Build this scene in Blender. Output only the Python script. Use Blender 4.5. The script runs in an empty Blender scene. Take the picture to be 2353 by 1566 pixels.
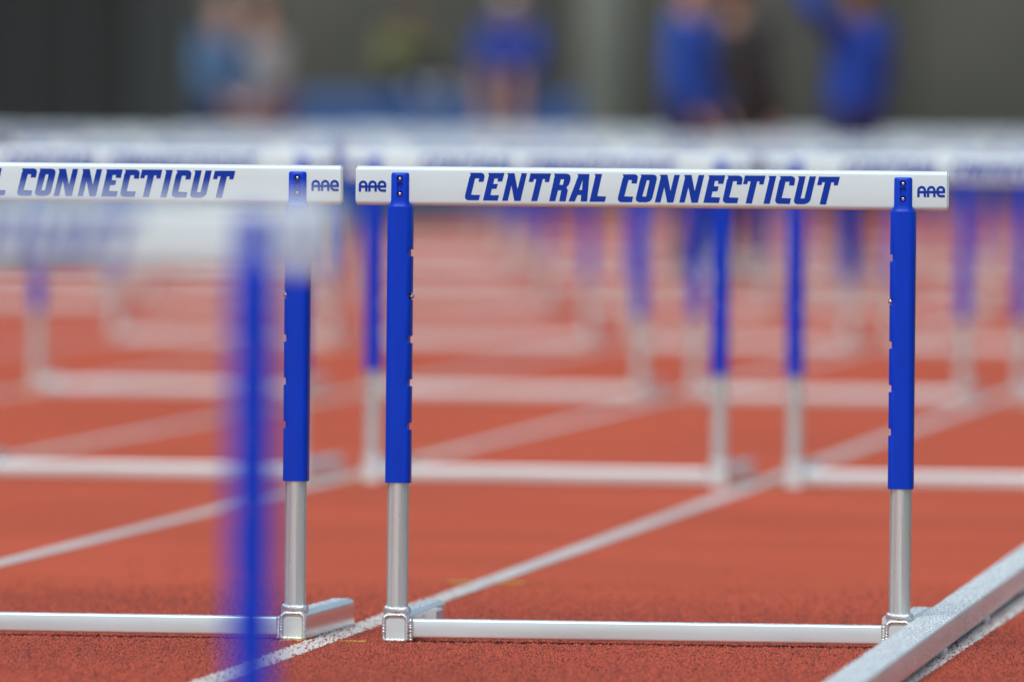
import bpy, bmesh, math, random
import numpy as np
from mathutils import Vector, Matrix
from mathutils.geometry import tessellate_polygon

random.seed(7)
rng = np.random.default_rng(11)
S = bpy.context.scene
COL = S.collection
R = math.radians

# ------------------------------------------------------------------ camera
cam_data = bpy.data.cameras.new("camera")
cam = bpy.data.objects.new("camera", cam_data)
COL.objects.link(cam)
YAW, PITCH, ROLL = 0.110214, 0.019906, 0.0092
CAM = Vector((1.88961, -19.28266, 0.91904))
f_ = Vector((-math.sin(YAW) * math.cos(PITCH), math.cos(YAW) * math.cos(PITCH), -math.sin(PITCH)))
r_ = Vector((math.cos(YAW), math.sin(YAW), 0))
u_ = r_.cross(f_)
r2 = math.cos(ROLL) * r_ + math.sin(ROLL) * u_
u2 = -math.sin(ROLL) * r_ + math.cos(ROLL) * u_
M = Matrix((r2, u2, -f_)).transposed().to_4x4()
M.translation = CAM
cam.matrix_world = M
cam_data.sensor_fit = 'HORIZONTAL'
cam_data.sensor_width = 36
cam_data.lens = 25350 * 36 / 2353
cam_data.clip_start = 0.1
cam_data.clip_end = 3000
cam_data.dof.use_dof = True
cam_data.dof.focus_distance = 19.22
cam_data.dof.aperture_fstop = 3.6
S.camera = cam

# ------------------------------------------------------------------ sky, sun, exposure
SUN_EL, SUN_ROT = 58, 200          # bright overcast, soft light from high behind the camera
w = bpy.data.worlds.new("World")
S.world = w
w.use_nodes = True
nt = w.node_tree
sky = nt.nodes.new("ShaderNodeTexSky")
sky.sky_type = 'NISHITA'
sky.sun_disc = False
sky.sun_elevation = R(SUN_EL)
sky.sun_rotation = R(SUN_ROT)
sky.air_density = 1.0
sky.dust_density = 4.0
hs = nt.nodes.new("ShaderNodeHueSaturation")     # cloud cover: nearly neutral light
hs.inputs["Saturation"].default_value = 1.0
nt.links.new(sky.outputs[0], hs.inputs["Color"])
bg = nt.nodes["Background"]
nt.links.new(hs.outputs[0], bg.inputs["Color"])
bg.inputs["Strength"].default_value = 0.12
sd = bpy.data.lights.new("sun", 'SUN')
sd.energy = 1.2
sd.angle = R(25)
sd.color = (0.88, 0.99, 1.0)
sun = bpy.data.objects.new("sun", sd)
COL.objects.link(sun)
az = R(SUN_ROT)
sdir = Vector((math.sin(az) * math.cos(R(SUN_EL)), math.cos(az) * math.cos(R(SUN_EL)), math.sin(R(SUN_EL))))
sun.rotation_euler = sdir.to_track_quat('Z', 'Y').to_euler()
S.view_settings.view_transform = 'Standard'
S.view_settings.look = 'None'
S.view_settings.gamma = 1
S.view_settings.exposure = 0.3
S.cycles.use_denoising = True
S.cycles.max_bounces = 8

# ------------------------------------------------------------------ helpers
def mat(name, color, rough=0.5, metal=0.0, spec=0.5, noise=None, bump=None, coat=0.0, rnoise=None, scuff=None):
    """noise=(scale, amount, stretch xyz); bump=(scale, strength, distance)"""
    m = bpy.data.materials.new(name)
    m.use_nodes = True
    n, l = m.node_tree.nodes, m.node_tree.links
    b = n["Principled BSDF"]
    b.inputs["Base Color"].default_value = (*color, 1)
    b.inputs["Roughness"].default_value = rough
    b.inputs["Metallic"].default_value = metal
    b.inputs["Specular IOR Level"].default_value = spec
    b.inputs["Coat Weight"].default_value = coat
    tc = n.new("ShaderNodeTexCoord")
    def coords(st):
        mp = n.new("ShaderNodeMapping")
        mp.inputs["Scale"].default_value = st
        l.new(tc.outputs["Object"], mp.inputs["Vector"])
        return mp.outputs[0]
    if noise:
        t = n.new("ShaderNodeTexNoise")
        t.inputs["Scale"].default_value = noise[0]
        t.inputs["Detail"].default_value = 6
        l.new(coords(noise[2] if len(noise) > 2 else (1, 1, 1)), t.inputs["Vector"])
        r = n.new("ShaderNodeMapRange")
        r.inputs["From Min"].default_value = 0.3
        r.inputs["From Max"].default_value = 0.7
        r.inputs["To Min"].default_value = 1 - noise[1]
        r.inputs["To Max"].default_value = 1 + noise[1] * 0.6
        l.new(t.outputs["Fac"], r.inputs["Value"])
        mx = n.new("ShaderNodeVectorMath")
        mx.operation = 'SCALE'
        mx.inputs[0].default_value = color
        l.new(r.outputs[0], mx.inputs["Scale"])
        l.new(mx.outputs[0], b.inputs["Base Color"])
    if scuff:                                   # (scale, stretch, threshold, darkest)
        t = n.new("ShaderNodeTexNoise")
        t.inputs["Scale"].default_value = scuff[0]
        t.inputs["Detail"].default_value = 8
        t.inputs["Roughness"].default_value = 0.7
        l.new(coords(scuff[1]), t.inputs["Vector"])
        r = n.new("ShaderNodeMapRange")
        r.inputs["From Min"].default_value = scuff[2]
        r.inputs["From Max"].default_value = scuff[2] + 0.06
        r.inputs["To Min"].default_value = 1.0
        r.inputs["To Max"].default_value = scuff[3]
        l.new(t.outputs["Fac"], r.inputs["Value"])
        sc = n.new("ShaderNodeVectorMath")
        sc.operation = 'SCALE'
        if b.inputs["Base Color"].links:
            l.new(b.inputs["Base Color"].links[0].from_socket, sc.inputs[0])
        else:
            sc.inputs[0].default_value = color
        l.new(r.outputs[0], sc.inputs["Scale"])
        l.new(sc.outputs[0], b.inputs["Base Color"])
    if rnoise:
        t = n.new("ShaderNodeTexNoise")
        t.inputs["Scale"].default_value = rnoise[0]
        t.inputs["Detail"].default_value = 5
        l.new(coords(rnoise[2]), t.inputs["Vector"])
        r = n.new("ShaderNodeMapRange")
        r.inputs["From Min"].default_value = 0.3
        r.inputs["From Max"].default_value = 0.7
        r.inputs["To Min"].default_value = rough - rnoise[1]
        r.inputs["To Max"].default_value = rough + rnoise[1]
        l.new(t.outputs["Fac"], r.inputs["Value"])
        l.new(r.outputs[0], b.inputs["Roughness"])
    if bump:
        t = n.new("ShaderNodeTexNoise")
        t.inputs["Scale"].default_value = bump[0]
        t.inputs["Detail"].default_value = 3
        l.new(coords(bump[3] if len(bump) > 3 else (1, 1, 1)), t.inputs["Vector"])
        bp = n.new("ShaderNodeBump")
        bp.inputs["Strength"].default_value = bump[1]
        bp.inputs["Distance"].default_value = bump[2]
        l.new(t.outputs["Fac"], bp.inputs["Height"])
        l.new(bp.outputs[0], b.inputs["Normal"])
    return m


def mesh(name, verts, faces, smooth=False, angle=None):
    me = bpy.data.meshes.new(name)
    me.from_pydata([tuple(v) for v in verts], [], [tuple(f) for f in faces])
    me.update()
    bm = bmesh.new()
    bm.from_mesh(me)
    bmesh.ops.recalc_face_normals(bm, faces=bm.faces)
    bm.to_mesh(me)
    bm.free()
    if smooth:
        me.shade_smooth()
        if angle:
            me.set_sharp_from_angle(angle=R(angle))
    return me


def obj(name, me, m=None, parent=None, loc=None):
    if m is not None and not me.materials:
        me.materials.append(m)
    o = bpy.data.objects.new(name, me)
    COL.objects.link(o)
    if parent:
        o.parent = parent
    if loc is not None:
        o.location = loc
    return o


def tag(o, label=None, cat=None, group=None, kind=None):
    for k, v in (("label", label), ("category", cat), ("group", group), ("kind", kind)):
        if v:
            o[k] = v
    return o


def empty(name, loc=(0, 0, 0), rz=0):
    o = bpy.data.objects.new(name, None)
    COL.objects.link(o)
    o.location = loc
    o.rotation_euler = (0, 0, rz)
    return o


def rrect(w_, h_, r, n=5, cx=0, cy=0):
    """rounded rectangle outline, half sizes w_, h_"""
    pts = []
    rs = r if isinstance(r, (tuple, list)) else (r, r, r, r)
    for k, (sx, sy) in enumerate(((1, 1), (-1, 1), (-1, -1), (1, -1))):
        rr = rs[k]
        for i in range(n):
            a = math.pi / 2 * k + math.pi / 2 * i / (n - 1)
            pts.append((cx + sx * (w_ - rr) + rr * math.cos(a), cy + sy * (h_ - rr) + rr * math.sin(a)))
    return pts


def loft(loops, cap=True):
    v, f = [], []
    n = len(loops[0])
    for L in loops:
        v += L
    for i in range(len(loops) - 1):
        for j in range(n):
            a, b = i * n + j, i * n + (j + 1) % n
            f.append((a, b, b + n, a + n))
    if cap:
        f.append(tuple(range(n - 1, -1, -1)))
        f.append(tuple(range((len(loops) - 1) * n, len(loops) * n)))
    return v, f


def box_vf(x0, x1, y0, y1, z0, z1):
    v = [(x, y, z) for z in (z0, z1) for y in (y0, y1) for x in (x0, x1)]
    f = [(0, 2, 3, 1), (4, 5, 7, 6), (0, 1, 5, 4), (2, 6, 7, 3), (0, 4, 6, 2), (1, 3, 7, 5)]
    return v, f


def bevel_box(name, x0, x1, y0, y1, z0, z1, bev=0.004, seg=2):
    v, f = box_vf(x0, x1, y0, y1, z0, z1)
    me = mesh(name, v, f)
    bm = bmesh.new()
    bm.from_mesh(me)
    bmesh.ops.bevel(bm, geom=bm.edges[:], offset=bev, segments=seg, profile=0.5, affect='EDGES')
    bm.to_mesh(me)
    bm.free()
    me.shade_smooth()
    me.set_sharp_from_angle(angle=R(50))
    return me


def merge(parts):
    v, f = [], []
    for pv, pf in parts:
        o = len(v)
        v += list(pv)
        f += [tuple(i + o for i in q) for q in pf]
    return v, f


_bm = bmesh.new()
bmesh.ops.create_icosphere(_bm, subdivisions=2, radius=1)
ICO_V = np.array([v.co[:] for v in _bm.verts])
ICO_F = [tuple(v.index for v in f.verts) for f in _bm.faces]
_bm.free()
_bm = bmesh.new()
bmesh.ops.create_icosphere(_bm, subdivisions=1, radius=1)
ICO1_V = np.array([v.co[:] for v in _bm.verts])
ICO1_F = [tuple(v.index for v in f.verts) for f in _bm.faces]
_bm.free()


def ball(c, s, low=True, rot=None):
    V = (ICO1_V if low else ICO_V) * np.array(s)
    if rot is not None:
        V = V @ np.array(rot.to_matrix()).T
    return [tuple(p) for p in V + np.array(c)], (ICO1_F if low else ICO_F)


def boolean(me, cutters):
    base = obj("tmp_base", me)
    tmps = []
    for v, f in cutters:
        c = obj("tmp_cut", mesh("tmp", v, f))
        tmps.append(c)
        md = base.modifiers.new("b", 'BOOLEAN')
        md.object = c
        md.operation = 'DIFFERENCE'
        md.solver = 'EXACT'
    dg = bpy.context.evaluated_depsgraph_get()
    out = bpy.data.meshes.new_from_object(base.evaluated_get(dg))
    for t in tmps + [base]:
        bpy.data.objects.remove(t)
    return out

# ------------------------------------------------------------------ materials
M_BOARD = mat("board_white", (0.62, 0.77, 0.80), 0.30, noise=(9, 0.03), scuff=(30, (.6, 1, 3), 0.70, 0.80), bump=(260, 0.05, 0.001))
M_PRINT = mat("print_blue", (0.002, 0.040, 0.37), 0.4, spec=0.2, noise=(14, 0.10))
M_BLUE = mat("sleeve_blue", (0.0, 0.042, 0.54), 0.36, spec=0.2, scuff=(45, (2, 2, .6), 0.70, 0.7), noise=(40, 0.10, (1, 1, .2)), bump=(700, 0.08, 0.0006))
M_ALU = mat("aluminium_tube", (0.70, 0.84, 0.86), 0.28, 0.7, noise=(190, 0.26, (1, 1, .010)), rnoise=(30, 0.08, (1, 1, .1)))
M_ALUBAR = mat("aluminium_bar", (0.71, 0.85, 0.87), 0.40, 0.5, noise=(50, 0.08, (.05, 1, 1)), bump=(900, 0.08, 0.0006), rnoise=(25, 0.1, (.3, 1, 1)), scuff=(24, (.5, 1, 7), 0.66, 0.45))
M_FOOT = mat("aluminium_foot", (0.86, 0.91, 0.91), 0.20, 0.88, noise=(60, 0.08, (1, .05, 1)), bump=(25, 0.006, 0.002))
M_WELD = mat("weld", (0.68, 0.72, 0.72), 0.30, 0.9, noise=(220, 0.25), bump=(700, 0.4, 0.0008))
M_STEEL = mat("screw_steel", (0.7, 0.69, 0.66), 0.15, 1.0)
M_PAD = mat("pad_plastic", (0.62, 0.63, 0.61), 0.5)
M_DROP = mat("droplet", (0.9, 0.95, 0.97), 0.04)
M_DROP.node_tree.nodes["Principled BSDF"].inputs["Transmission Weight"].default_value = 0.6
M_DROP.node_tree.nodes["Principled BSDF"].inputs["IOR"].default_value = 1.33


def track_material(name, col, dark, speck, rough, fs=260, r0=0.34, r1=0.58):
    m = bpy.data.materials.new(name)
    m.use_nodes = True
    n, l = m.node_tree.nodes, m.node_tree.links
    b = n["Principled BSDF"]
    tc = n.new("ShaderNodeTexCoord")
    big = n.new("ShaderNodeTexNoise")
    big.inputs["Scale"].default_value = 0.9
    big.inputs["Detail"].default_value = 5
    fine = n.new("ShaderNodeTexNoise")
    fine.inputs["Scale"].default_value = fs
    fine.inputs["Detail"].default_value = 3
    l.new(tc.outputs["Object"], big.inputs["Vector"])
    l.new(tc.outputs["Object"], fine.inputs["Vector"])
    cr = n.new("ShaderNodeValToRGB")
    cr.color_ramp.elements[0].position = r0
    cr.color_ramp.elements[0].color = (*dark, 1)
    cr.color_ramp.elements[1].position = r1
    cr.color_ramp.elements[1].color = (*col, 1)
    l.new(fine.outputs["Fac"], cr.inputs[0])
    r = n.new("ShaderNodeMapRange")
    r.inputs["From Min"].default_value = 0.3
    r.inputs["From Max"].default_value = 0.7
    r.inputs["To Min"].default_value = 0.86
    r.inputs["To Max"].default_value = 1.1
    l.new(big.outputs["Fac"], r.inputs["Value"])
    mx = n.new("ShaderNodeVectorMath")
    mx.operation = 'SCALE'
    l.new(cr.outputs[0], mx.inputs[0])
    l.new(r.outputs[0], mx.inputs["Scale"])
    l.new(mx.outputs[0], b.inputs["Base Color"])
    b.inputs["Roughness"].default_value = rough
    b.inputs["Specular IOR Level"].default_value = speck
    bp = n.new("ShaderNodeBump")
    bp.inputs["Strength"].default_value = 0.5
    bp.inputs["Distance"].default_value = 0.002
    l.new(fine.outputs["Fac"], bp.inputs["Height"])
    l.new(bp.outputs[0], b.inputs["Normal"])
    return m


M_TRACK = track_material("track_rubber", (0.54, 0.098, 0.038), (0.40, 0.068, 0.026), 0.12, 0.65)
M_LINE = track_material("line_paint", (0.60, 0.62, 0.59), (0.48, 0.42, 0.38), 0.4, 0.55)
M_YELLOW = track_material("yellow_paint", (0.72, 0.46, 0.03), (0.45, 0.22, 0.02), 0.4, 0.5)
M_GRAN = track_material("rubber_granules", (0.46, 0.080, 0.038), (0.10, 0.016, 0.010), 0.4, 0.5, 260, 0.40, 0.52)
M_GRANL = track_material("painted_granules", (0.64, 0.65, 0.62), (0.52, 0.48, 0.45), 0.5, 0.5)

# ------------------------------------------------------------------ ground, track, lines
v, f = box_vf(-900, 900, -300, 1500, -0.4, -0.02)
g = obj("ground", mesh("ground", v, f), mat("grass_ground", (0.075, 0.12, 0.05), 0.8, noise=(0.8, 0.3)))
tag(g, kind="structure")
v, f = box_vf(-9.4, 1.75, -45, 98, -0.12, 0.0)
track = obj("track", mesh("track", v, f), M_TRACK)
tag(track, kind="structure")

LANE = 1.075
LINE_X = [0.533] + [0.502 - LANE * k for k in range(1, 9)]
for k, lx in enumerate(LINE_X):
    v, f = box_vf(lx - 0.025, lx + 0.025, -45, 98, 0.0006, 0.0022)
    o = obj("lane_line", mesh("lane_line", v, f), M_LINE)
    o.parent = track
for yy in (0.0, 2.56, 8.5, 11.06, 17.0, 25.5):                 # little yellow hurdle marks beside the lines
    for k, lx in enumerate(LINE_X[1:5]):
        for s in (-1, 1):
            v, f = box_vf(lx + s * 0.052 - 0.024, lx + s * 0.052 + 0.024, yy - 0.03, yy + 0.012, 0.0006, 0.0022)
            o = obj("hurdle_mark", mesh("hurdle_mark", v, f), M_YELLOW)
            o.parent = track


def granules(name, n, xr, yr, inside, m):
    gx = rng.uniform(*xr, n)
    gy = rng.normal(-0.1, 1.0, n)
    gy = gy[(gy > -2.3) & (gy < 4)]
    n = len(gy)
    gx = gx[:n]
    on = np.zeros(n, bool)
    for lx in LINE_X:
        on |= np.abs(gx - lx) < 0.025
    keep = on if inside else (~on | (rng.random(n) < 0.15))
    if inside:
        keep &= rng.random(n) < 0.8
    zb = np.where(on[keep], 0.0022, 0.0004)
    gx, gy = gx[keep], gy[keep]
    n = len(gx)
    base = np.array([(1, 0, -.3), (-.5, .87, -.3), (-.5, -.87, -.3), (.35, -.4, .8), (-.45, .1, .9), (.3, .5, .7)])
    fc = np.array([(0, 1, 5), (0, 5, 3), (3, 5, 4), (1, 4, 5), (2, 4, 1), (2, 3, 4), (2, 0, 3)])
    a = rng.uniform(0, 6.28, n)
    sz = rng.uniform(0.0016, 0.0040, n)
    hz = rng.uniform(0.0010, 0.0034, n)
    V = base[None] * (1 + 0.35 * rng.standard_normal((n, 6, 3)))
    x = (V[..., 0] * np.cos(a)[:, None] - V[..., 1] * np.sin(a)[:, None]) * sz[:, None] + gx[:, None]
    y = (V[..., 0] * np.sin(a)[:, None] + V[..., 1] * np.cos(a)[:, None]) * sz[:, None] + gy[:, None]
    z = V[..., 2] * hz[:, None] + zb[:, None]
    P = np.stack([x, y, z], -1).reshape(-1, 3)
    F = (fc[None] + 6 * np.arange(n)[:, None, None]).reshape(-1, 3)
    me = bpy.data.meshes.new(name)
    me.vertices.add(len(P))
    me.vertices.foreach_set("co", P.ravel())
    me.loops.add(F.size)
    me.loops.foreach_set("vertex_index", F.ravel())
    me.polygons.add(len(F))
    me.polygons.foreach_set("loop_start", np.arange(0, F.size, 3))
    me.polygons.foreach_set("loop_total", np.full(len(F), 3))
    me.update()
    o = obj(name, me, m, track)
    o["kind"] = "stuff"
    return o


granules("rubber_granules", 150000, (-1.75, 1.0), (-1.9, 1.6), False, M_GRAN)
granules("painted_granules", 140000, (-1.75, 1.0), (-1.9, 1.8), True, M_GRANL)

# ------------------------------------------------------------------ hurdle meshes
BW, BT, BB, BD = 0.521, 0.838, 0.769, 0.0105
# board: rounded profile in y-z swept along x
prof = rrect(BD, (BT - BB) / 2, (0.0085, 0.0085, 0.0085, 0.0085), 6, 0, (BT + BB) / 2)
def prof_at(x, ins=0.0):
    cz = (BT + BB) / 2
    return [(x, y * (1 - ins / BD), cz + (z - cz) * (1 - ins / 0.035)) for y, z in prof]
v, f = loft([prof_at(-BW, 0.0012), prof_at(-BW + 0.0012), prof_at(BW - 0.0012), prof_at(BW, 0.0012)])
ME_BOARD = mesh("board", v, f, True, 40)
v, f = loft([prof_at(BW - 0.001, 0.003), prof_at(BW + 0.0018, 0.0035)])
ME_CAPR = mesh("end_cap", v, f, True, 40)
v, f = loft([prof_at(-BW + 0.001, 0.003), prof_at(-BW - 0.0018, 0.0035)])
ME_CAPL = mesh("end_cap", v, f, True, 40)

# lettering: outlines drawn in the plane of the board (three strips of the word, each with its own scale)
Z1 = (6.9206, 1060, 385)
Z2 = (8.4036, 1400, 385)
Z3 = (8.1138, 1660, 390)
GLYPHS = [
 (Z1, [[(155,97),(335,97),(366,104),(385,122),(395,160),(375,240),(297,240),(308,185),(243,185),(182,445),(325,447),(305,530),(130,530),(100,518),(84,490),(84,455),(150,175),(172,125)]]),
 (Z1, [[(445,100),(710,100),(675,235),(600,235),(608,188),(550,188),(532,272),(607,275),(585,350),(510,352),(490,450),(627,453),(605,537),(370,535),(463,130)]]),
 (Z1, [[(750,104),(870,104),(920,355),(982,104),(1068,106),(968,542),(870,542),(822,300),(765,540),(677,540),(768,135)]]),
 (Z1, [[(1123,107),(1450,110),(1420,245),(1350,245),(1357,198),(1320,198),(1235,545),(1138,545),(1218,198),(1180,198),(1167,242),(1095,242)]]),
 (Z1, [[(1495,110),(1690,112),(1730,120),(1755,143),(1765,180),(1750,250),(1732,290),(1697,328),(1720,375),(1685,550),(1583,550),(1615,375),(1565,375),(1520,547),(1423,547),(1510,140)],
       [(1607,200),(1660,202),(1640,290),(1585,288)]]),
 (Z1, [[(1868,117),(2062,119),(2028,553),(1925,553),(1932,450),(1875,450),(1830,552),(1732,550),(1882,150)],
       [(1955,210),(1945,370),(1900,370)]]),
 (Z1, [[(2140,118),(2262,118),(2188,468),(2328,473),(2308,557),(2065,557),(2155,150)]]),
 (Z2, [[(283,152),(520,152),(557,163),(576,190),(580,225),(557,327),(455,327),(467,262),(400,262),(322,572),(492,580),(470,685),(255,685),(212,664),(195,625),(200,590),(285,235),(303,190)]]),
 (Z2, [[(630,155),(870,157),(918,168),(944,200),(945,250),(860,610),(820,665),(745,688),(600,685),(556,662),(543,615),(625,245),(647,190)],
       [(752,265),(808,268),(740,580),(668,575)]]),
 (Z2, [[(1003,160),(1150,160),(1210,470),(1283,163),(1388,165),(1267,692),(1148,692),(1090,400),(1018,690),(910,688),(1022,205)]]),
 (Z2, [[(1470,165),(1615,165),(1677,475),(1750,168),(1858,170),(1738,697),(1615,697),(1555,402),(1485,693),(1380,693),(1488,210)]]),
 (Z2, [[(1938,172),(2262,174),(2225,337),(2122,335),(2133,280),(2065,280),(2047,380),(2138,385),(2115,477),(2020,482),(1995,590),(2168,597),(2143,703),(1845,697),(1952,212)]]),
 (Z3, [[(113,132),(325,132),(368,145),(392,172),(398,205),(380,300),(283,298),(295,235),(222,235),(152,535),(325,542),(300,643),(90,640),(48,620),(33,585),(38,545),(105,220),(133,170)]]),
 (Z3, [[(440,132),(822,135),(787,297),(705,297),(715,240),(668,240),(573,648),(457,645),(548,238),(498,238),(483,292),(405,290)]]),
 (Z3, [[(878,140),(1022,140),(905,655),(787,652),(895,180)]]),
 (Z3, [[(1088,143),(1300,143),(1343,155),(1367,182),(1373,215),(1355,317),(1257,315),(1270,247),(1195,247),(1127,547),(1300,555),(1275,658),(1060,655),(1020,635),(1005,600),(1010,560),(1080,230),(1108,185)]]),
 (Z3, [[(1423,147),(1567,147),(1478,555),(1548,555),(1640,150),(1758,150),(1660,585),(1635,622),(1595,648),(1540,662),(1400,660),(1365,640),(1352,605),(1355,580),(1443,185)]]),
 (Z3, [[(1815,155),(2202,157),(2165,315),(2085,315),(2095,260),(2045,260),(1950,668),(1830,665),(1925,258),(1875,258),(1862,312),(1780,310)]]),
]
KPX = 1355 / 1.042


def to_board(zz, p, y):
    px, py = zz[1] + p[0] / zz[0], zz[2] + p[1] / zz[0]
    return (px - 1499.5) / KPX, y, BT - (py - (382.5 + (px - 822) * 0.0112)) / KPX


YF = -BD - 0.0004
parts = []
for zz, loops in GLYPHS:
    L3 = [[Vector(to_board(zz, p, YF)) for p in lp] for lp in loops]
    tris = tessellate_polygon(L3)
    parts.append(([tuple(p) for lp in L3 for p in lp], [tuple(t) for t in tris]))
v, f = merge(parts)
ME_TEXT = mesh("lettering", v, f)
for p in ME_TEXT.polygons:
    if p.normal.y > 0:
        p.flip()

ZL = (12.527, 810, 375)
def stroke(pts, w_=70):
    V, F = [], []
    P = [Vector((a, b)) for a, b in pts]
    for i, p in enumerate(P):
        d = (P[min(i + 1, len(P) - 1)] - P[max(i - 1, 0)]).normalized()
        n = Vector((-d.y, d.x)) * w_ / 2
        V += [p + n, p - n]
    for i in range(len(P) - 1):
        F.append((2 * i, 2 * i + 1, 2 * i + 3, 2 * i + 2))
    return [tuple(q) for q in V], F
def arc(cx, cy, rx, ry, a0, a1, n=14):
    return [(cx + rx * math.cos(R(a0 + (a1 - a0) * i / n)), cy + ry * math.sin(R(a0 + (a1 - a0) * i / n))) for i in range(n + 1)]
lg = [stroke([(250, 835)] + arc(342, 645, 92, 95, 180, 360) + [(434, 835)]),
      stroke([(525, 835)] + arc(615, 645, 90, 95, 180, 360) + [(705, 835)]),
      stroke([(979, 690)] + arc(887, 645, 92, 95, 360, 180) + [(795, 690)] + arc(880, 690, 85, 115, 180, 90) + [(1005, 805)]),
      stroke([(270, 690), (1008, 690)])]
def logo_mesh(dx):
    V, F = [], []
    for i, (pv, pf) in enumerate(lg):
        o = len(V)
        for p in pv:
            x, y, z = to_board(ZL, p, YF - 0.00008 * i)
            V.append((x + dx, y, z))
        F += [tuple(k + o for k in q) for q in pf]
    me = mesh("logo", V, F)
    for p in me.polygons:
        if p.normal.y > 0:
            p.flip()
    return me
ME_LOGOL = logo_mesh(0)
ME_LOGOR = logo_mesh((2140.5 - 859.5) / KPX)

PX = 0.4435        # half distance between the posts
NOTCH = [0.838 - (p - 383) / 1300 for p in (581, 680, 779, 878, 977)]


def sleeve_mesh(side, detail):
    """side=+1: notches on +x"""
    hw, hd, ht = 0.0222, 0.0208, 0.0165
    prof_z = [(0.2815, hw, hd), (0.2835, hw + .0001, hd)]
    for zc in sorted(NOTCH):
        if detail:
            prof_z += [(zc - 0.0062, hw, hd), (zc - 0.0060, -1, hd), (zc + 0.0060, -1, hd), (zc + 0.0062, hw, hd)]
    prof_z += [(0.7655, hw, hd), (0.7672, hw - .0006, hd), (0.7674, 0.0198, hd - .001), (0.7700, 0.0186, .0185), (0.7735, 0.0177, .0172), (0.778, 0.0171, ht), (0.8225, 0.0170, ht), (0.8245, 0.0169, 0.0158), (0.8268, 0.0166, 0.0128)]
    loops = []
    for z, a, d in prof_z:
        cut = a < 0
        if cut:
            a = hw
        L = rrect(a, d, min(0.0115, a * .6, d * .7), 6)
        if cut:
            L = [(min(x, hw - 0.0052), y) for x, y in L]
        loops.append([(x * side, y, z) for x, y in L])
    v, f = loft(loops)
    me = mesh("sleeve", v, f, True, 35)
    if detail:
        cuts = []
        for zc in (0.8157, 0.7890):
            hx = [(0.0062 * math.cos(R(60 * k)), 0.0062 * math.sin(R(60 * k))) for k in range(6)]
            cuts.append(loft([[(x, -0.03, zc + z) for x, z in hx], [(x, -0.0118, zc + z) for x, z in hx]]))
        cuts.append(box_vf(-0.0053, 0.0053, -0.03, -0.0130, 0.7962, 0.8088))
        me = boolean(me, cuts)
        me.shade_smooth()
        me.set_sharp_from_angle(angle=R(35))
    return me


def screw_mesh(zc):
    v, f = ball((0, -0.0122, zc), (0.0042, 0.0030, 0.0042), low=False)
    me = mesh("screw", v, f, True)
    hx = [(0.0017 * math.cos(R(60 * k + 30)), 0.0017 * math.sin(R(60 * k + 30))) for k in range(6)]
    me = boolean(me, [loft([[(x, -0.03, zc + z) for x, z in hx], [(x, -0.0135, zc + z) for x, z in hx]])])
    return me


ME_SL = {(s, d): sleeve_mesh(s, d) for s in (-1, 1) for d in (True, False)}
ME_SCREW = [screw_mesh(z) for z in (0.8157, 0.7890)]
ME_PIN = {}
for s in (-1, 1):
    v, f = merge([ball((s * 0.0195, 0, NOTCH[1]), (0.0068, 0.0056, 0.0056), low=False)])
    ME_PIN[s] = mesh("locking_pin", v, f, True)
ang = [2 * math.pi * i / 32 for i in range(32)]
v, f = loft([[(0.0192 * math.cos(a), 0.0192 * math.sin(a), z) for a in ang] for z in (0.045, 0.30)])
ME_POST = mesh("post", v, f, True, 40)

FW, FH, FY0, FY1 = 0.0235, 0.0505, -0.022, 0.54
sec = rrect(FW, FH / 2, (0.010, 0.010, 0.004, 0.004), 6, 0, FH / 2 + 0.0015)
def sec_at(y, s=1.0):
    cz = FH / 2
    return [(x * s, y, cz + (z - cz) * s) for x, z in sec]
v, f = loft([sec_at(FY0, 0.93), sec_at(FY0 + 0.002), sec_at(FY0 + 0.004), sec_at(FY1 - 0.004), sec_at(FY1 - 0.0015), sec_at(FY1, 0.96)])
ME_FOOT = mesh("foot", v, f, True, 28)
pl = rrect(FW * 0.70, FH * 0.35, (0.006, 0.006, 0.002, 0.002), 5, 0, FH / 2 + 0.0005)
v, f = loft([[(x, FY0 - 0.0016, z) for x, z in pl], [(x * 1.04, FY0 - 0.0002, FH / 2 + (z - FH / 2) * 1.04) for x, z in pl], [(x, FY0 + 0.004, z) for x, z in pl]])
ME_PLATE = mesh("end_plate", v, f, True, 30)

# weld beads: overlapping scales along each joint
def bead_path(path, size, rot_axis=None, step=0.0034):
    out = []
    pts = [Vector(p) for p in path]
    d = 0
    for a, b in zip(pts, pts[1:]):
        L = (b - a).length
        t = d
        while t < L:
            p = a.lerp(b, t / L)
            q = (b - a).to_track_quat('X', 'Z')
            k = random.uniform(0.93, 1.07)
            out.append(ball(p + Vector((random.uniform(-.0004, .0004), random.uniform(-.0003, .0003), random.uniform(-.0004, .0004))),
                            (0.0034, size * k, size * k), low=False, rot=q))
            t += step * random.uniform(.85, 1.15)
        d = t - L
    return out
ring = [(x * 0.86, FY0 - 0.0006, FH / 2 + 0.0012 + (z - FH / 2 - 0.0015) * 0.87) for x, z in sec]
wl = bead_path(ring + ring[:1], 0.0037, step=0.0016)
for k in range(44):
    a = 2 * math.pi * k / 44
    for zc, rr, hh in ((0.0560, 0.0210, 0.0088),):
        q = Matrix.Rotation(a, 3, 'Z').to_quaternion() @ Matrix.Rotation(R(28), 3, 'Y').to_quaternion()
        wl.append(ball((rr * math.sin(a), -rr * math.cos(a), zc + 0.0010 * math.sin(3 * a)), (0.0024, 0.0036, hh * random.uniform(.88, 1.12)), low=False, rot=q))
v, f = merge(wl)
ME_WELD = mesh("weld_bead", v, f, True)
ME_WELDB = {}
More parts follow.
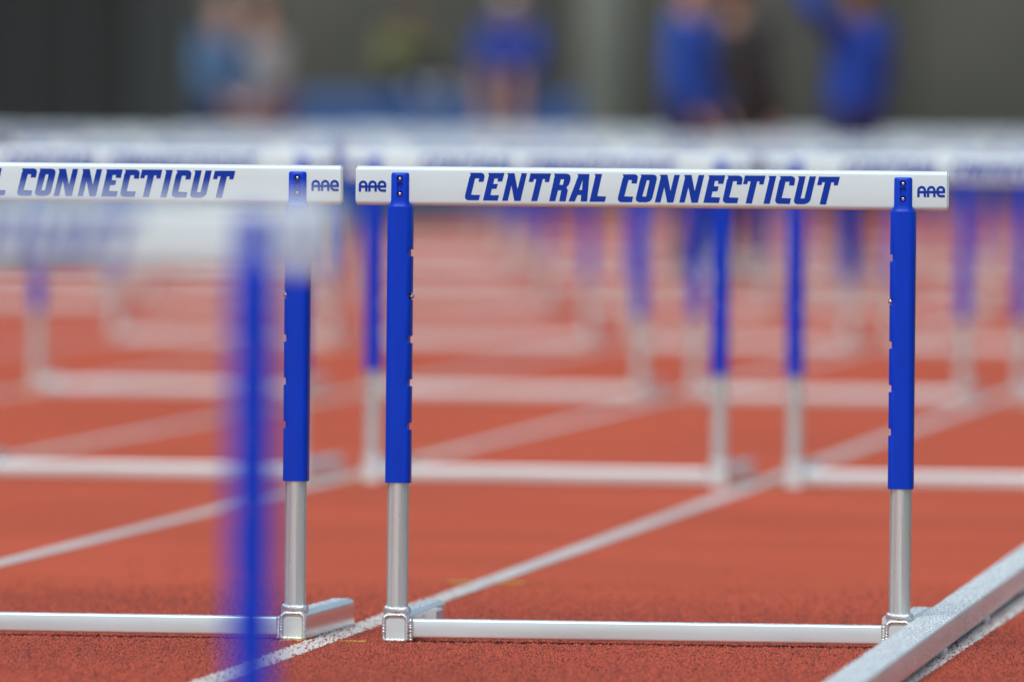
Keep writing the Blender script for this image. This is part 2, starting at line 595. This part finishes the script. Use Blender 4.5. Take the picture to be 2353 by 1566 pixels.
for s in (-1, 1):
    b_ = bead_path([(s * 0.0262, -0.0165, 0.006), (s * 0.0262, -0.0168, 0.040)], 0.0046, step=0.0030)
    b_ += bead_path([(s * 0.0262, -0.0165, 0.0405), (s * 0.0258, 0.016, 0.0405)], 0.0036)
    v, f = merge(b_)
    ME_WELDB[s] = mesh("weld_bead", v, f, True)

bs = rrect(0.0155, 0.0165, 0.0042, 5, 0, 0.0255)
v, f = loft([[(x, y, z) for y, z in bs] for x in (-PX + FW - .001, PX - FW + .001)])
ME_BAR = mesh("crossbar", v, f, True, 40)
ME_BLOCK = {}
for s in (-1, 1):
    y0, y1 = 0.20, 0.30
    x0, x1, xs = 0.0232, 0.046, 0.034
    v = []
    for y in (y0, y1):
        v += [(s * x0, y, 0.012), (s * x1, y, 0.012), (s * x1, y, 0.046), (s * (x1 - .003), y, 0.049), (s * (x0 + .008), y, 0.049), (s * x0, y, 0.040)]
    n = 6
    f = [(i, (i + 1) % n, n + (i + 1) % n, n + i) for i in range(n)] + [tuple(range(n)), tuple(range(2 * n - 1, n - 1, -1))]
    ME_BLOCK[s] = mesh("weight_block", v, f)

for me, m in ((ME_BOARD, M_BOARD), (ME_CAPR, M_BOARD), (ME_CAPL, M_BOARD), (ME_TEXT, M_PRINT), (ME_LOGOL, M_PRINT), (ME_LOGOR, M_PRINT),
              (ME_POST, M_ALU), (ME_FOOT, M_FOOT), (ME_PLATE, M_ALUBAR), (ME_WELD, M_WELD), (ME_BAR, M_ALUBAR)):
    me.materials.clear()
    me.materials.append(m)
for dct, m in ((ME_SL, M_BLUE), (ME_PIN, M_STEEL), (ME_WELDB, M_WELD), (ME_BLOCK, M_PAD)):
    for me in dct.values():
        me.materials.clear()
        me.materials.append(m)
for me in ME_SCREW:
    me.materials.clear()
    me.materials.append(M_STEEL)
    me.shade_smooth()
    me.set_sharp_from_angle(angle=R(35))


def make_hurdle(detail):
    root = empty("hurdle")
    bd = obj("board", ME_BOARD, None, root)
    obj("lettering", ME_TEXT, None, bd)
    obj("logo", ME_LOGOL, None, bd)
    obj("logo", ME_LOGOR, None, bd)
    if detail:
        obj("end_cap", ME_CAPL, None, bd)
        obj("end_cap", ME_CAPR, None, bd)
    for s in (-1, 1):
        sl = obj("sleeve", ME_SL[(-s, detail)], None, root, (s * PX, 0, 0))
        if detail:
            for me in ME_SCREW:
                obj("screw", me, None, sl)
            obj("locking_pin", ME_PIN[-s], None, sl)
        obj("post", ME_POST, None, root, (s * PX, 0, 0))
        ft = obj("foot", ME_FOOT, None, root, (s * PX, 0, 0))
        if detail:
            obj("end_plate", ME_PLATE, None, ft)
            obj("weld_bead", ME_WELD, None, ft)
            obj("weld_bead", ME_WELDB[-s], None, ft)
        obj("weight_block", ME_BLOCK[-s], None, ft)
    obj("crossbar", ME_BAR, None, root)
    return root


KIDS = {}
def copy_tree(o, parent=None):
    c = o.copy()
    COL.objects.link(c)
    c.parent = parent
    for ch in KIDS[o.name]:
        copy_tree(ch, c)
    return c
def note(o):
    KIDS[o.name] = list(o.children)
    for ch in o.children:
        note(ch)


P_NEAR, P_FAR = make_hurdle(True), make_hurdle(False)
bpy.context.view_layer.update()
note(P_NEAR)
note(P_FAR)
ORD = ["", "first", "second", "third", "fourth", "fifth", "sixth", "seventh", "eighth"]
used = {True: False, False: False}


def place(row, lane, x, y, rz, label, group, detail):
    proto = P_NEAR if detail else P_FAR
    o = copy_tree(proto) if used[detail] else proto
    used[detail] = True
    o.location = (x, y, 0)
    o.rotation_euler = (0, 0, rz)
    tag(o, label, "hurdle", group)
    return o


place(0, 1, 0.0, 0.0, 0.0, "sharply focused white and blue hurdle in the middle, its whole board readable", "hurdles in the sharp front row", True)
place(0, 2, -1.0708, 0.03, R(-1.6), "sharp hurdle cut off by the left edge, partly behind a blurred blue post", "hurdles in the sharp front row", True)
place(-1, 1, -0.004, -8.5, R(0.6), "heavily blurred hurdle closest to the camera, only its end and one blue post in view", "hurdles in front of the sharp row", True)
ROWS = {1: (-0.034, (1, 2, 3)), 2: (0.0, (1, 2, 3, 4)), 3: (0.01, (2, 3, 4, 5)), 4: (0.0, (2, 3, 4, 5, 6, 7)),
        5: (-0.01, (3, 4, 5, 6, 7, 8)), 6: (0.01, (3, 4, 5, 6, 7, 8)), 7: (0.0, (3, 4, 5, 6, 7, 8))}
jit = random.Random(5)
for row, (dx, lanes) in ROWS.items():
    for lane in lanes:
        jx, jy, jr = jit.uniform(-.012, .012), jit.uniform(-.02, .02), R(jit.uniform(-.8, .8))
        if row == 1:
            jx, jr = {1: (0.012, 0.0), 2: (0.007, R(-2.3)), 3: (0.012, R(-2.5))}[lane]
        jx += -0.055 if (row, lane) == (2, 4) else 0
        place(row, lane, dx - (lane - 1) * 1.071 + jx, 8.5 * row + jy, jr,
              "blurred hurdle in the %s row behind the sharp one, %s lane from the metal rail" % (ORD[row], ORD[lane]),
              "hurdles in the rows behind", row <= 1)

# ------------------------------------------------------------------ kerb rail beside the inside lane
rail = empty("kerb_rail", (0.507, 0.0, 0), R(0.55))
tag(rail, "long square aluminium kerb rail wet with droplets along the inside lane line", "rail")
rs_ = rrect(0.032, 0.0225, 0.0035, 4, 0, 0.0355)
M_RAIL = mat("rail_aluminium", (0.83, 0.90, 0.85), 0.38, 0.5, noise=(40, 0.10, (1, .1, 1)), bump=(420, 0.20, 0.0010))
SECT = 4.0
v, f = loft([[(x, y, z) for x, z in rs_] for y in (0, SECT - 0.004)])
ME_RAIL = mesh("rail_section", v, f, True, 40)
ME_PADR = bevel_box("support_pad", -0.020, 0.034, -0.035, 0.035, 0.0005, 0.0140, 0.002)
for k in range(-2, 9):
    o = obj("rail_section", ME_RAIL, M_RAIL, rail, (0, -3.2 + SECT * k, 0))
    for q in range(3):
        obj("support_pad", ME_PADR, M_PAD, o, (0, 0.20 + q * 1.36 + 0.05, 0))


def droplets(name, n, gen, parent, r=(0.0006, 0.0018)):
    parts = []
    for _ in range(n):
        p, up = gen()
        k = random.uniform(*r)
        h = 0.75
        s = (k, k, k * h) if up == 'z' else (k, k * h, k)
        parts.append(ball(p, s))
    v, f = merge(parts)
    o = obj(name, mesh(name, v, f, True), M_DROP, parent)
    o["kind"] = "stuff"
    return o


droplets("water_droplets", 3800, lambda: ((random.uniform(-.030, .030), random.uniform(-2.4, 3.6), 0.0581), 'z'), rail, (0.0008, 0.0024))
droplets("water_droplets", 500, lambda: ((0.0321, random.uniform(-2.4, 3.0), random.uniform(0.018, 0.054)), 'y'), rail, (0.0006, 0.0014))
for h in (o for o in list(COL.objects) if o.name.startswith("hurdle") and o.get("group") == "hurdles in the sharp front row"):
    kids = {c.name.split(".")[0]: c for c in h.children}
    droplets("water_droplets", 160, lambda: ((random.uniform(-BW + .004, BW - .004), random.uniform(-.005, .005), BT), 'z'), kids["board"], (0.0005, 0.0013))
    droplets("water_droplets", 90, lambda: ((random.uniform(-BW + .004, BW - .004), -BD, random.uniform(BB + .01, BT - .01)), 'y'), kids["board"], (0.0003, 0.0006))
    droplets("water_droplets", 260, lambda: ((random.uniform(-.40, .40), random.uniform(-.011, .011), 0.0421), 'z'), kids["crossbar"], (0.0006, 0.0016))
    for c in h.children:
        if c.name.startswith("foot"):
            droplets("water_droplets", 420, lambda: ((random.uniform(-.013, .013), random.uniform(.03, .53), 0.0522), 'z'), c, (0.0006, 0.0018))

# ------------------------------------------------------------------ far wall, fence, mat
def at(px, D, z=0.0):
    """world point on a given depth plane (metres from the camera), px along the frame"""
    lat = (px - 1176.5) / 25350 * D
    return Vector((CAM.x - D * math.sin(YAW) + lat * math.cos(YAW), CAM.y + D * math.cos(YAW) + lat * math.sin(YAW), z))


M_CONC = mat("wall_concrete", (0.098, 0.097, 0.084), 0.85, noise=(0.7, 0.16), bump=(8, 0.3, 0.01))
M_CONC2 = mat("wall_pilaster", (0.21, 0.22, 0.195), 0.85, noise=(0.9, 0.12))
wc = at(1700, 128)
wall = empty("concrete_wall", wc, YAW)
tag(wall, "long grey concrete wall at the far end of the track", "wall")
ME_PANEL = bevel_box("wall_panel", -1.995, 1.995, 0, 0.3, 0, 5.5, 0.012, 1)
for k in range(-7, 7):
    obj("wall_panel", ME_PANEL, M_CONC, wall, (k * 4.0, 0, -0.03))
ME_PIL = bevel_box("pilaster", -0.26, 0.26, -0.22, 0.0, 0, 5.6, 0.015, 1)
for xk in (-1.62,):
    obj("pilaster", ME_PIL, M_CONC2, wall, (xk, -0.005, -0.03))
v, f = box_vf(-28, 28, -0.08, 0.38, 5.48, 5.7)
obj("coping", mesh("coping", v, f), M_CONC2, wall)

M_SCREEN = mat("windscreen_fabric", (0.018, 0.020, 0.020), 0.9, noise=(3, 0.25, (3, 1, .2)))
fc_ = at(210, 121)
fence = empty("screened_fence", fc_, YAW)
tag(fence, "tall fence covered with black windscreen fabric at the far left", "fence")
M_SCREEN2 = mat("windscreen_faded", (0.040, 0.044, 0.043), 0.9, noise=(3, 0.2, (3, 1, .2)))
M_FPOST = mat("fence_post", (0.05, 0.055, 0.055), 0.5)
SEG, NSEG = 0.62, 12
for k in range(NSEG):
    x1 = 1.10 - k * SEG
    nx = 14
    V, F = [], []
    for i in range(nx + 1):
        x = x1 - 0.03 - (SEG - 0.06) * i / nx
        yy = 0.03 * math.sin(i * 0.9 + k) * math.sin(math.pi * i / nx)
        for dz in (0.05, 3.4):
            V.append((x, yy, dz))
            V.append((x, yy + 0.006, dz))
    for i in range(nx):
        a, b = 4 * i, 4 * i + 4
        F += [(a, b, b + 2, a + 2), (a + 1, a + 3, b + 3, b + 1), (a + 2, b + 2, b + 3, a + 3), (a, a + 1, b + 1, b)]
    F += [(0, 2, 3, 1), (4 * nx, 4 * nx + 1, 4 * nx + 3, 4 * nx + 2)]
    obj("screen_panel", mesh("screen_panel", V, F, True, 40), M_SCREEN2 if k in (0, 4, 5) else M_SCREEN, fence)
v, f = loft([[(0.03 * math.cos(a), 0.03 * math.sin(a), z) for a in ang[::2]] for z in (-0.02, 3.6)])
ME_FP = mesh("fence_post", v, f, True, 40)
for k in range(NSEG + 1):
    obj("fence_post", ME_FP, M_FPOST, fence, (1.10 - k * SEG, 0, 0))

mc = at(1005, 108)
pit = empty("landing_mat", mc, YAW)
tag(pit, "big blue padded landing mat in front of the far concrete wall", "landing mat")
M_MATB = mat("mat_vinyl", (0.018, 0.075, 0.24), 0.5, noise=(3, 0.12))
for k, (a, b) in enumerate(((-1.40, -0.005), (0.005, 1.40))):
    for z0, z1 in ((-0.02, 0.575), (0.585, 1.16)):
        me = bevel_box("mat_section", a, b, -0.9, 0.9, z0, z1, 0.05, 3)
        obj("mat_section", me, M_MATB, pit)

# ------------------------------------------------------------------ people
def cap_vf(a, b, ra, rb, n=12):
    a, b = Vector(a), Vector(b)
    d = (b - a)
    L = d.length
    q = d.to_track_quat('Z', 'Y')
    prof_ = [(ra * math.cos(t), -ra * math.sin(t)) for t in [R(k) for k in (85, 60, 30, 0)]] + \
            [(rb * math.cos(t), L + rb * math.sin(t)) for t in [R(k) for k in (0, 30, 60, 85)]]
    loops = [[tuple(a + q @ Vector((r * math.cos(2 * math.pi * i / n), r * math.sin(2 * math.pi * i / n), z))) for i in range(n)] for r, z in prof_]
    return loft(loops)


def ell(c, s, rot=None):
    return ball(c, s, low=False, rot=rot)


def fused(name, parts, voxel, m, parent):
    v, f = merge(parts)
    o = obj("tmp_body", mesh("tmp_body", v, f))
    rm = o.modifiers.new("r", 'REMESH')
    rm.mode = 'VOXEL'
    rm.voxel_size = voxel
    sm = o.modifiers.new("s", 'SMOOTH')
    sm.factor = 0.5
    sm.iterations = 4
    dg = bpy.context.evaluated_depsgraph_get()
    me = bpy.data.meshes.new_from_object(o.evaluated_get(dg))
    bpy.data.objects.remove(o)
    me.name = name
    me.materials.clear()
    me.shade_smooth()
    return obj(name, me, m, parent)


def lerp(a, b, t):
    return tuple(x + (y - x) * t for x, y in zip(a, b))


def person(label, loc, rz, J, skin, top, pants, hair, scale=1.0, short=False, sleeves=True, cap=None, shoes=(0.5, 0.5, 0.5)):
    """J: joint positions in metres; the figure faces -y"""
    root = empty("person", loc, rz)
    root.scale = (scale,) * 3
    tag(root, label, "person")
    body = []
    hips, chest, neck, head = J["hips"], J["chest"], J["neck"], J["head"]
    tor = [cap_vf(lerp(hips, chest, .0), lerp(hips, chest, .35), .125, .118), cap_vf(lerp(hips, chest, .3), chest, .120, .135)]
    for s in (-1, 1):
        tor.append(cap_vf((hips[0] + s * .07, hips[1], hips[2] - .02), (chest[0] + s * .07, chest[1], chest[2]), .105, .105))
    for k in ("l", "r"):
        tor.append(cap_vf(lerp(chest, J["sh_" + k], .25), J["sh_" + k], .085, .066))
    armsU, armsL, legsU, legsL, hands, feet = [], [], [], [], [], []
    for k in ("l", "r"):
        sh, el_, wr = J["sh_" + k], J["el_" + k], J["wr_" + k]
        armsU.append(cap_vf(sh, el_, .056, .043))
        armsL.append(cap_vf(el_, wr, .042, .028))
        d = (Vector(wr) - Vector(el_)).normalized()
        side = d.cross(Vector((0, 1, 0.001))).normalized()
        palm_e = Vector(wr) + d * .085
        hands.append(cap_vf(Vector(wr) + d * .02 + side * .018, palm_e + side * .020, .017, .016))
        hands.append(cap_vf(Vector(wr) + d * .02 - side * .018, palm_e - side * .020, .017, .016))
        for i, ln in enumerate((.060, .074, .070, .055)):
            b0 = palm_e + side * (.030 - .020 * i)
            b1 = b0 + d * ln * .55 + Vector((0, -.010, 0))
            b2 = b1 + d * ln * .45 + Vector((0, -.018, 0))
            hands += [cap_vf(b0, b1, .0098, .0090, 8), cap_vf(b1, b2, .0090, .0080, 8)]
        t0 = Vector(wr) + d * .035 + side * .03
        t1 = t0 + d * .035 + side * .026
        hands += [cap_vf(t0, t1, .012, .010, 8), cap_vf(t1, t1 + d * .030, .010, .009, 8)]
        hp, kn, an = J["hp_" + k], J["kn_" + k], J["an_" + k]
        legsU.append(cap_vf(hp, kn, .092, .062))
        legsL.append(cap_vf(kn, lerp(kn, an, .4), .060, .058))
        legsL.append(cap_vf(lerp(kn, an, .35), an, .058, .040))
        fd = J.get("fd_" + k, (0, -1, 0))
        feet.append(cap_vf(an, (an[0], an[1], an[2] - .045), .042, .040))
        feet.append(cap_vf((an[0] - fd[0] * .04, an[1] - fd[1] * .04, an[2] - .052), (an[0] + fd[0] * .15, an[1] + fd[1] * .15, an[2] - .058), .038, .032))
    hd = [cap_vf(neck, lerp(neck, head, .6), .058, .054), ell(head, (.076, .094, .112)), ell((head[0], head[1] - .02, head[2] - .055), (.058, .070, .062)),
          ell((head[0], head[1] - .100, head[2] - .012), (.013, .018, .022))]
    for s in (-1, 1):
        hd.append(ell((head[0] + s * .078, head[1] + .005, head[2] - .005), (.010, .018, .030)))
        hd.append(ell((head[0] + s * .030, head[1] - .084, head[2] + .018), (.018, .012, .010)))
    hd.append(ell((head[0], head[1] - .088, head[2] - .058), (.022, .010, .008)))
    body = tor + armsU + armsL + legsU + legsL + hands + feet + hd
    b = fused("body", body, 0.0135, skin, root)
    infl = 1.14
    def fat(fn, pairs, k=infl):
        return [fn(a, c, ra * k, rb * k) for a, c, ra, rb in pairs]
    sh_parts = [cap_vf(lerp(hips, chest, .0), lerp(hips, chest, .35), .142, .134), cap_vf(lerp(hips, chest, .3), chest, .136, .150)]
    for s in (-1, 1):
        sh_parts.append(cap_vf((hips[0] + s * .075, hips[1], hips[2] + .0), (chest[0] + s * .075, chest[1], chest[2]), .118, .118))
    for k in ("l", "r"):
        sh, el_, wr = J["sh_" + k], J["el_" + k], J["wr_" + k]
        sh_parts.append(cap_vf(lerp(chest, sh, .25), sh, .098, .080))
        sh_parts.append(cap_vf(sh, lerp(sh, el_, 1 if sleeves else .55), .071, .060))
        if sleeves:
            sh_parts.append(cap_vf(el_, lerp(el_, wr, .93), .058, .042))
    fused("jacket" if sleeves else "shirt", sh_parts, 0.018, top, root)
    pp = [cap_vf((hips[0] - .06, hips[1], hips[2] - .02), (hips[0] + .06, hips[1], hips[2] - .02), .136, .136)]
    for k in ("l", "r"):
        hp, kn, an = J["hp_" + k], J["kn_" + k], J["an_" + k]
        pp.append(cap_vf(hp, lerp(hp, kn, .93 if short else 1), .106, .084 if short else .076))
        if not short:
            pp.append(cap_vf(kn, lerp(kn, an, .95), .074, .060))
    fused("shorts" if short else "trousers", pp, 0.018, pants, root)
    hh = [ell((head[0], head[1] + .012, head[2] + .022), (.085, .100, .104)), ell((head[0], head[1] + .045, head[2] - .03), (.074, .062, .075))]
    ho = fused("hair", hh, 0.012, hair, root)
    # trim the hair away from the face
    bm = bmesh.new()
    bm.from_mesh(ho.data)
    kill = [v_ for v_ in bm.verts if v_.co.y < head[1] - .035 and v_.co.z < head[2] + .055]
    bmesh.ops.delete(bm, geom=kill, context='VERTS')
    bm.to_mesh(ho.data)
    bm.free()
    if cap is not None:
        cp = [ell((head[0], head[1] + .006, head[2] + .055), (.092, .108, .085)), ell((head[0], head[1] - .115, head[2] + .045), (.070, .075, .012))]
        fused("cap", cp, 0.012, cap, root)
    M_SH = mat("shoe", shoes, 0.6)
    for k in ("l", "r"):
        an = J["an_" + k]
        fd = J.get("fd_" + k, (0, -1, 0))
        fused("shoe", [cap_vf((an[0] - fd[0] * .04, an[1] - fd[1] * .04, an[2] - .048), (an[0] + fd[0] * .16, an[1] + fd[1] * .16, an[2] - .054), .048, .040),
                       cap_vf(an, (an[0], an[1], an[2] - .04), .050, .050)], 0.012, M_SH, root)
    return root


def standing(lean=(0, 0), arms=0.0, step=0.0):
    lx, ly = lean
    J = dict(hips=(0, 0, .98), chest=(lx * .7, ly * .7, 1.30), neck=(lx, ly, 1.46), head=(lx * 1.2, ly * 1.25 - .01, 1.64))
    for k, s in (("l", -1), ("r", 1)):
        J["sh_" + k] = (lx * .85 + s * .185, ly * .85, 1.40)
        J["el_" + k] = (lx * .8 + s * .235, ly * .8 + .02 - arms * .10, 1.13 + arms * .02)
        J["wr_" + k] = (lx * .7 + s * (.235 - arms * .16), ly * .7 - .06 - arms * .22, .90 + arms * .22)
        J["hp_" + k] = (s * .09, 0, .92)
        J["kn_" + k] = (s * .10, -.03 + s * step * .5, .51)
        J["an_" + k] = (s * .105, s * step, .095)
    return J


SK1 = mat("skin_light", (0.52, 0.30, 0.21), 0.5)
SK2 = mat("skin_brown", (0.22, 0.11, 0.065), 0.5)
H_BR = mat("hair_brown", (0.10, 0.045, 0.02), 0.6)
H_DK = mat("hair_dark", (0.02, 0.016, 0.013), 0.6)
def cloth(n, c):
    return mat(n, c, 0.85, noise=(12, 0.12), bump=(30, 0.2, 0.01))
C_ROYAL = cloth("cloth_royal", (0.004, 0.045, 0.34))
C_ROYAL2 = cloth("cloth_royal_bright", (0.012, 0.070, 0.38))
C_NAVY = cloth("cloth_navy", (0.015, 0.022, 0.10))
C_BLACK = cloth("cloth_black", (0.015, 0.015, 0.017))
C_SKY = cloth("cloth_sky", (0.07, 0.17, 0.32))
C_GREY = cloth("cloth_grey", (0.24, 0.24, 0.25))
C_ROSE = cloth("cloth_rose", (0.24, 0.14, 0.19))
C_OLIVE = cloth("cloth_olive", (0.16, 0.17, 0.06))
C_WHITE = cloth("cloth_white", (0.55, 0.54, 0.50))

person("person in a light blue jacket and navy trousers turned to a companion in grey", at(492, 85), YAW + R(50), standing((0, -.03), .5), SK1, C_SKY, C_NAVY, mat("hair_grey", (0.22, 0.2, 0.21), 0.6), 1.07)
person("brown haired person in a grey jacket and rose trousers beside a light blue jacket", at(612, 86), YAW + R(-55), standing((0, -.04), .6), SK1, C_GREY, C_ROSE, H_BR, 1.05)
person("person in a royal blue jacket and navy trousers standing next to somebody in black", at(1578, 61), YAW + R(68), standing((0, 0), .25, .06), SK1, C_ROYAL2, C_NAVY, H_BR, 1.03)
person("brown haired person dressed all in black beside a person in royal blue", at(1678, 66), YAW + R(150), standing((0, 0), .0), SK1, C_BLACK, C_BLACK, H_BR, 1.04)
J6 = standing((-.04, .0), .3, .05)
J6["el_r"], J6["wr_r"] = (.36, -.04, 1.52), (.30, -.12, 1.76)
person("person in a bright blue jacket and dark trousers raising one arm, rightmost of the people", at(1958, 60), YAW + R(235), J6, SK2, C_ROYAL, C_NAVY, H_BR, 1.02)
# athlete sitting on the edge of the mat
J = dict(hips=(0, .10, .12), chest=(0.0, .02, .44), neck=(0, -.03, .60), head=(0, -.07, .78))
for k, s in (("l", -1), ("r", 1)):
    J["sh_" + k] = (s * .185, 0, .54)
    J["el_" + k] = (s * .25, -.08, .30)
    J["wr_" + k] = (s * .15, -.30, .22)
    J["hp_" + k] = (s * .09, .06, .10)
    J["kn_" + k] = (s * .13, -.36, .10)
    J["an_" + k] = (s * .12, -.34, -.32)
sp = at(1165, 108)
sp = sp + Vector((math.sin(YAW), -math.cos(YAW), 0)) * 0.62
person("person in a blue jacket, black shorts and pale cap sitting on the blue mat", (sp.x, sp.y, 1.165), YAW + R(-12), J, SK1, C_ROYAL, C_BLACK, H_DK, 1.14, short=True, sleeves=True, cap=C_WHITE)

op = at(925, 108.2)
J2 = dict(J)
for k, sg in (("l", -1), ("r", 1)):
    J2["kn_" + k] = (sg * .13, -.30, .38)
    J2["an_" + k] = (sg * .12, -.50, .10)
person("person in a dull olive jacket sitting with knees up on top of the blue mat", (op.x, op.y, 1.162), YAW + R(25), J2, SK2, C_OLIVE, C_BLACK, H_DK, 1.04)

bpy.context.view_layer.update()
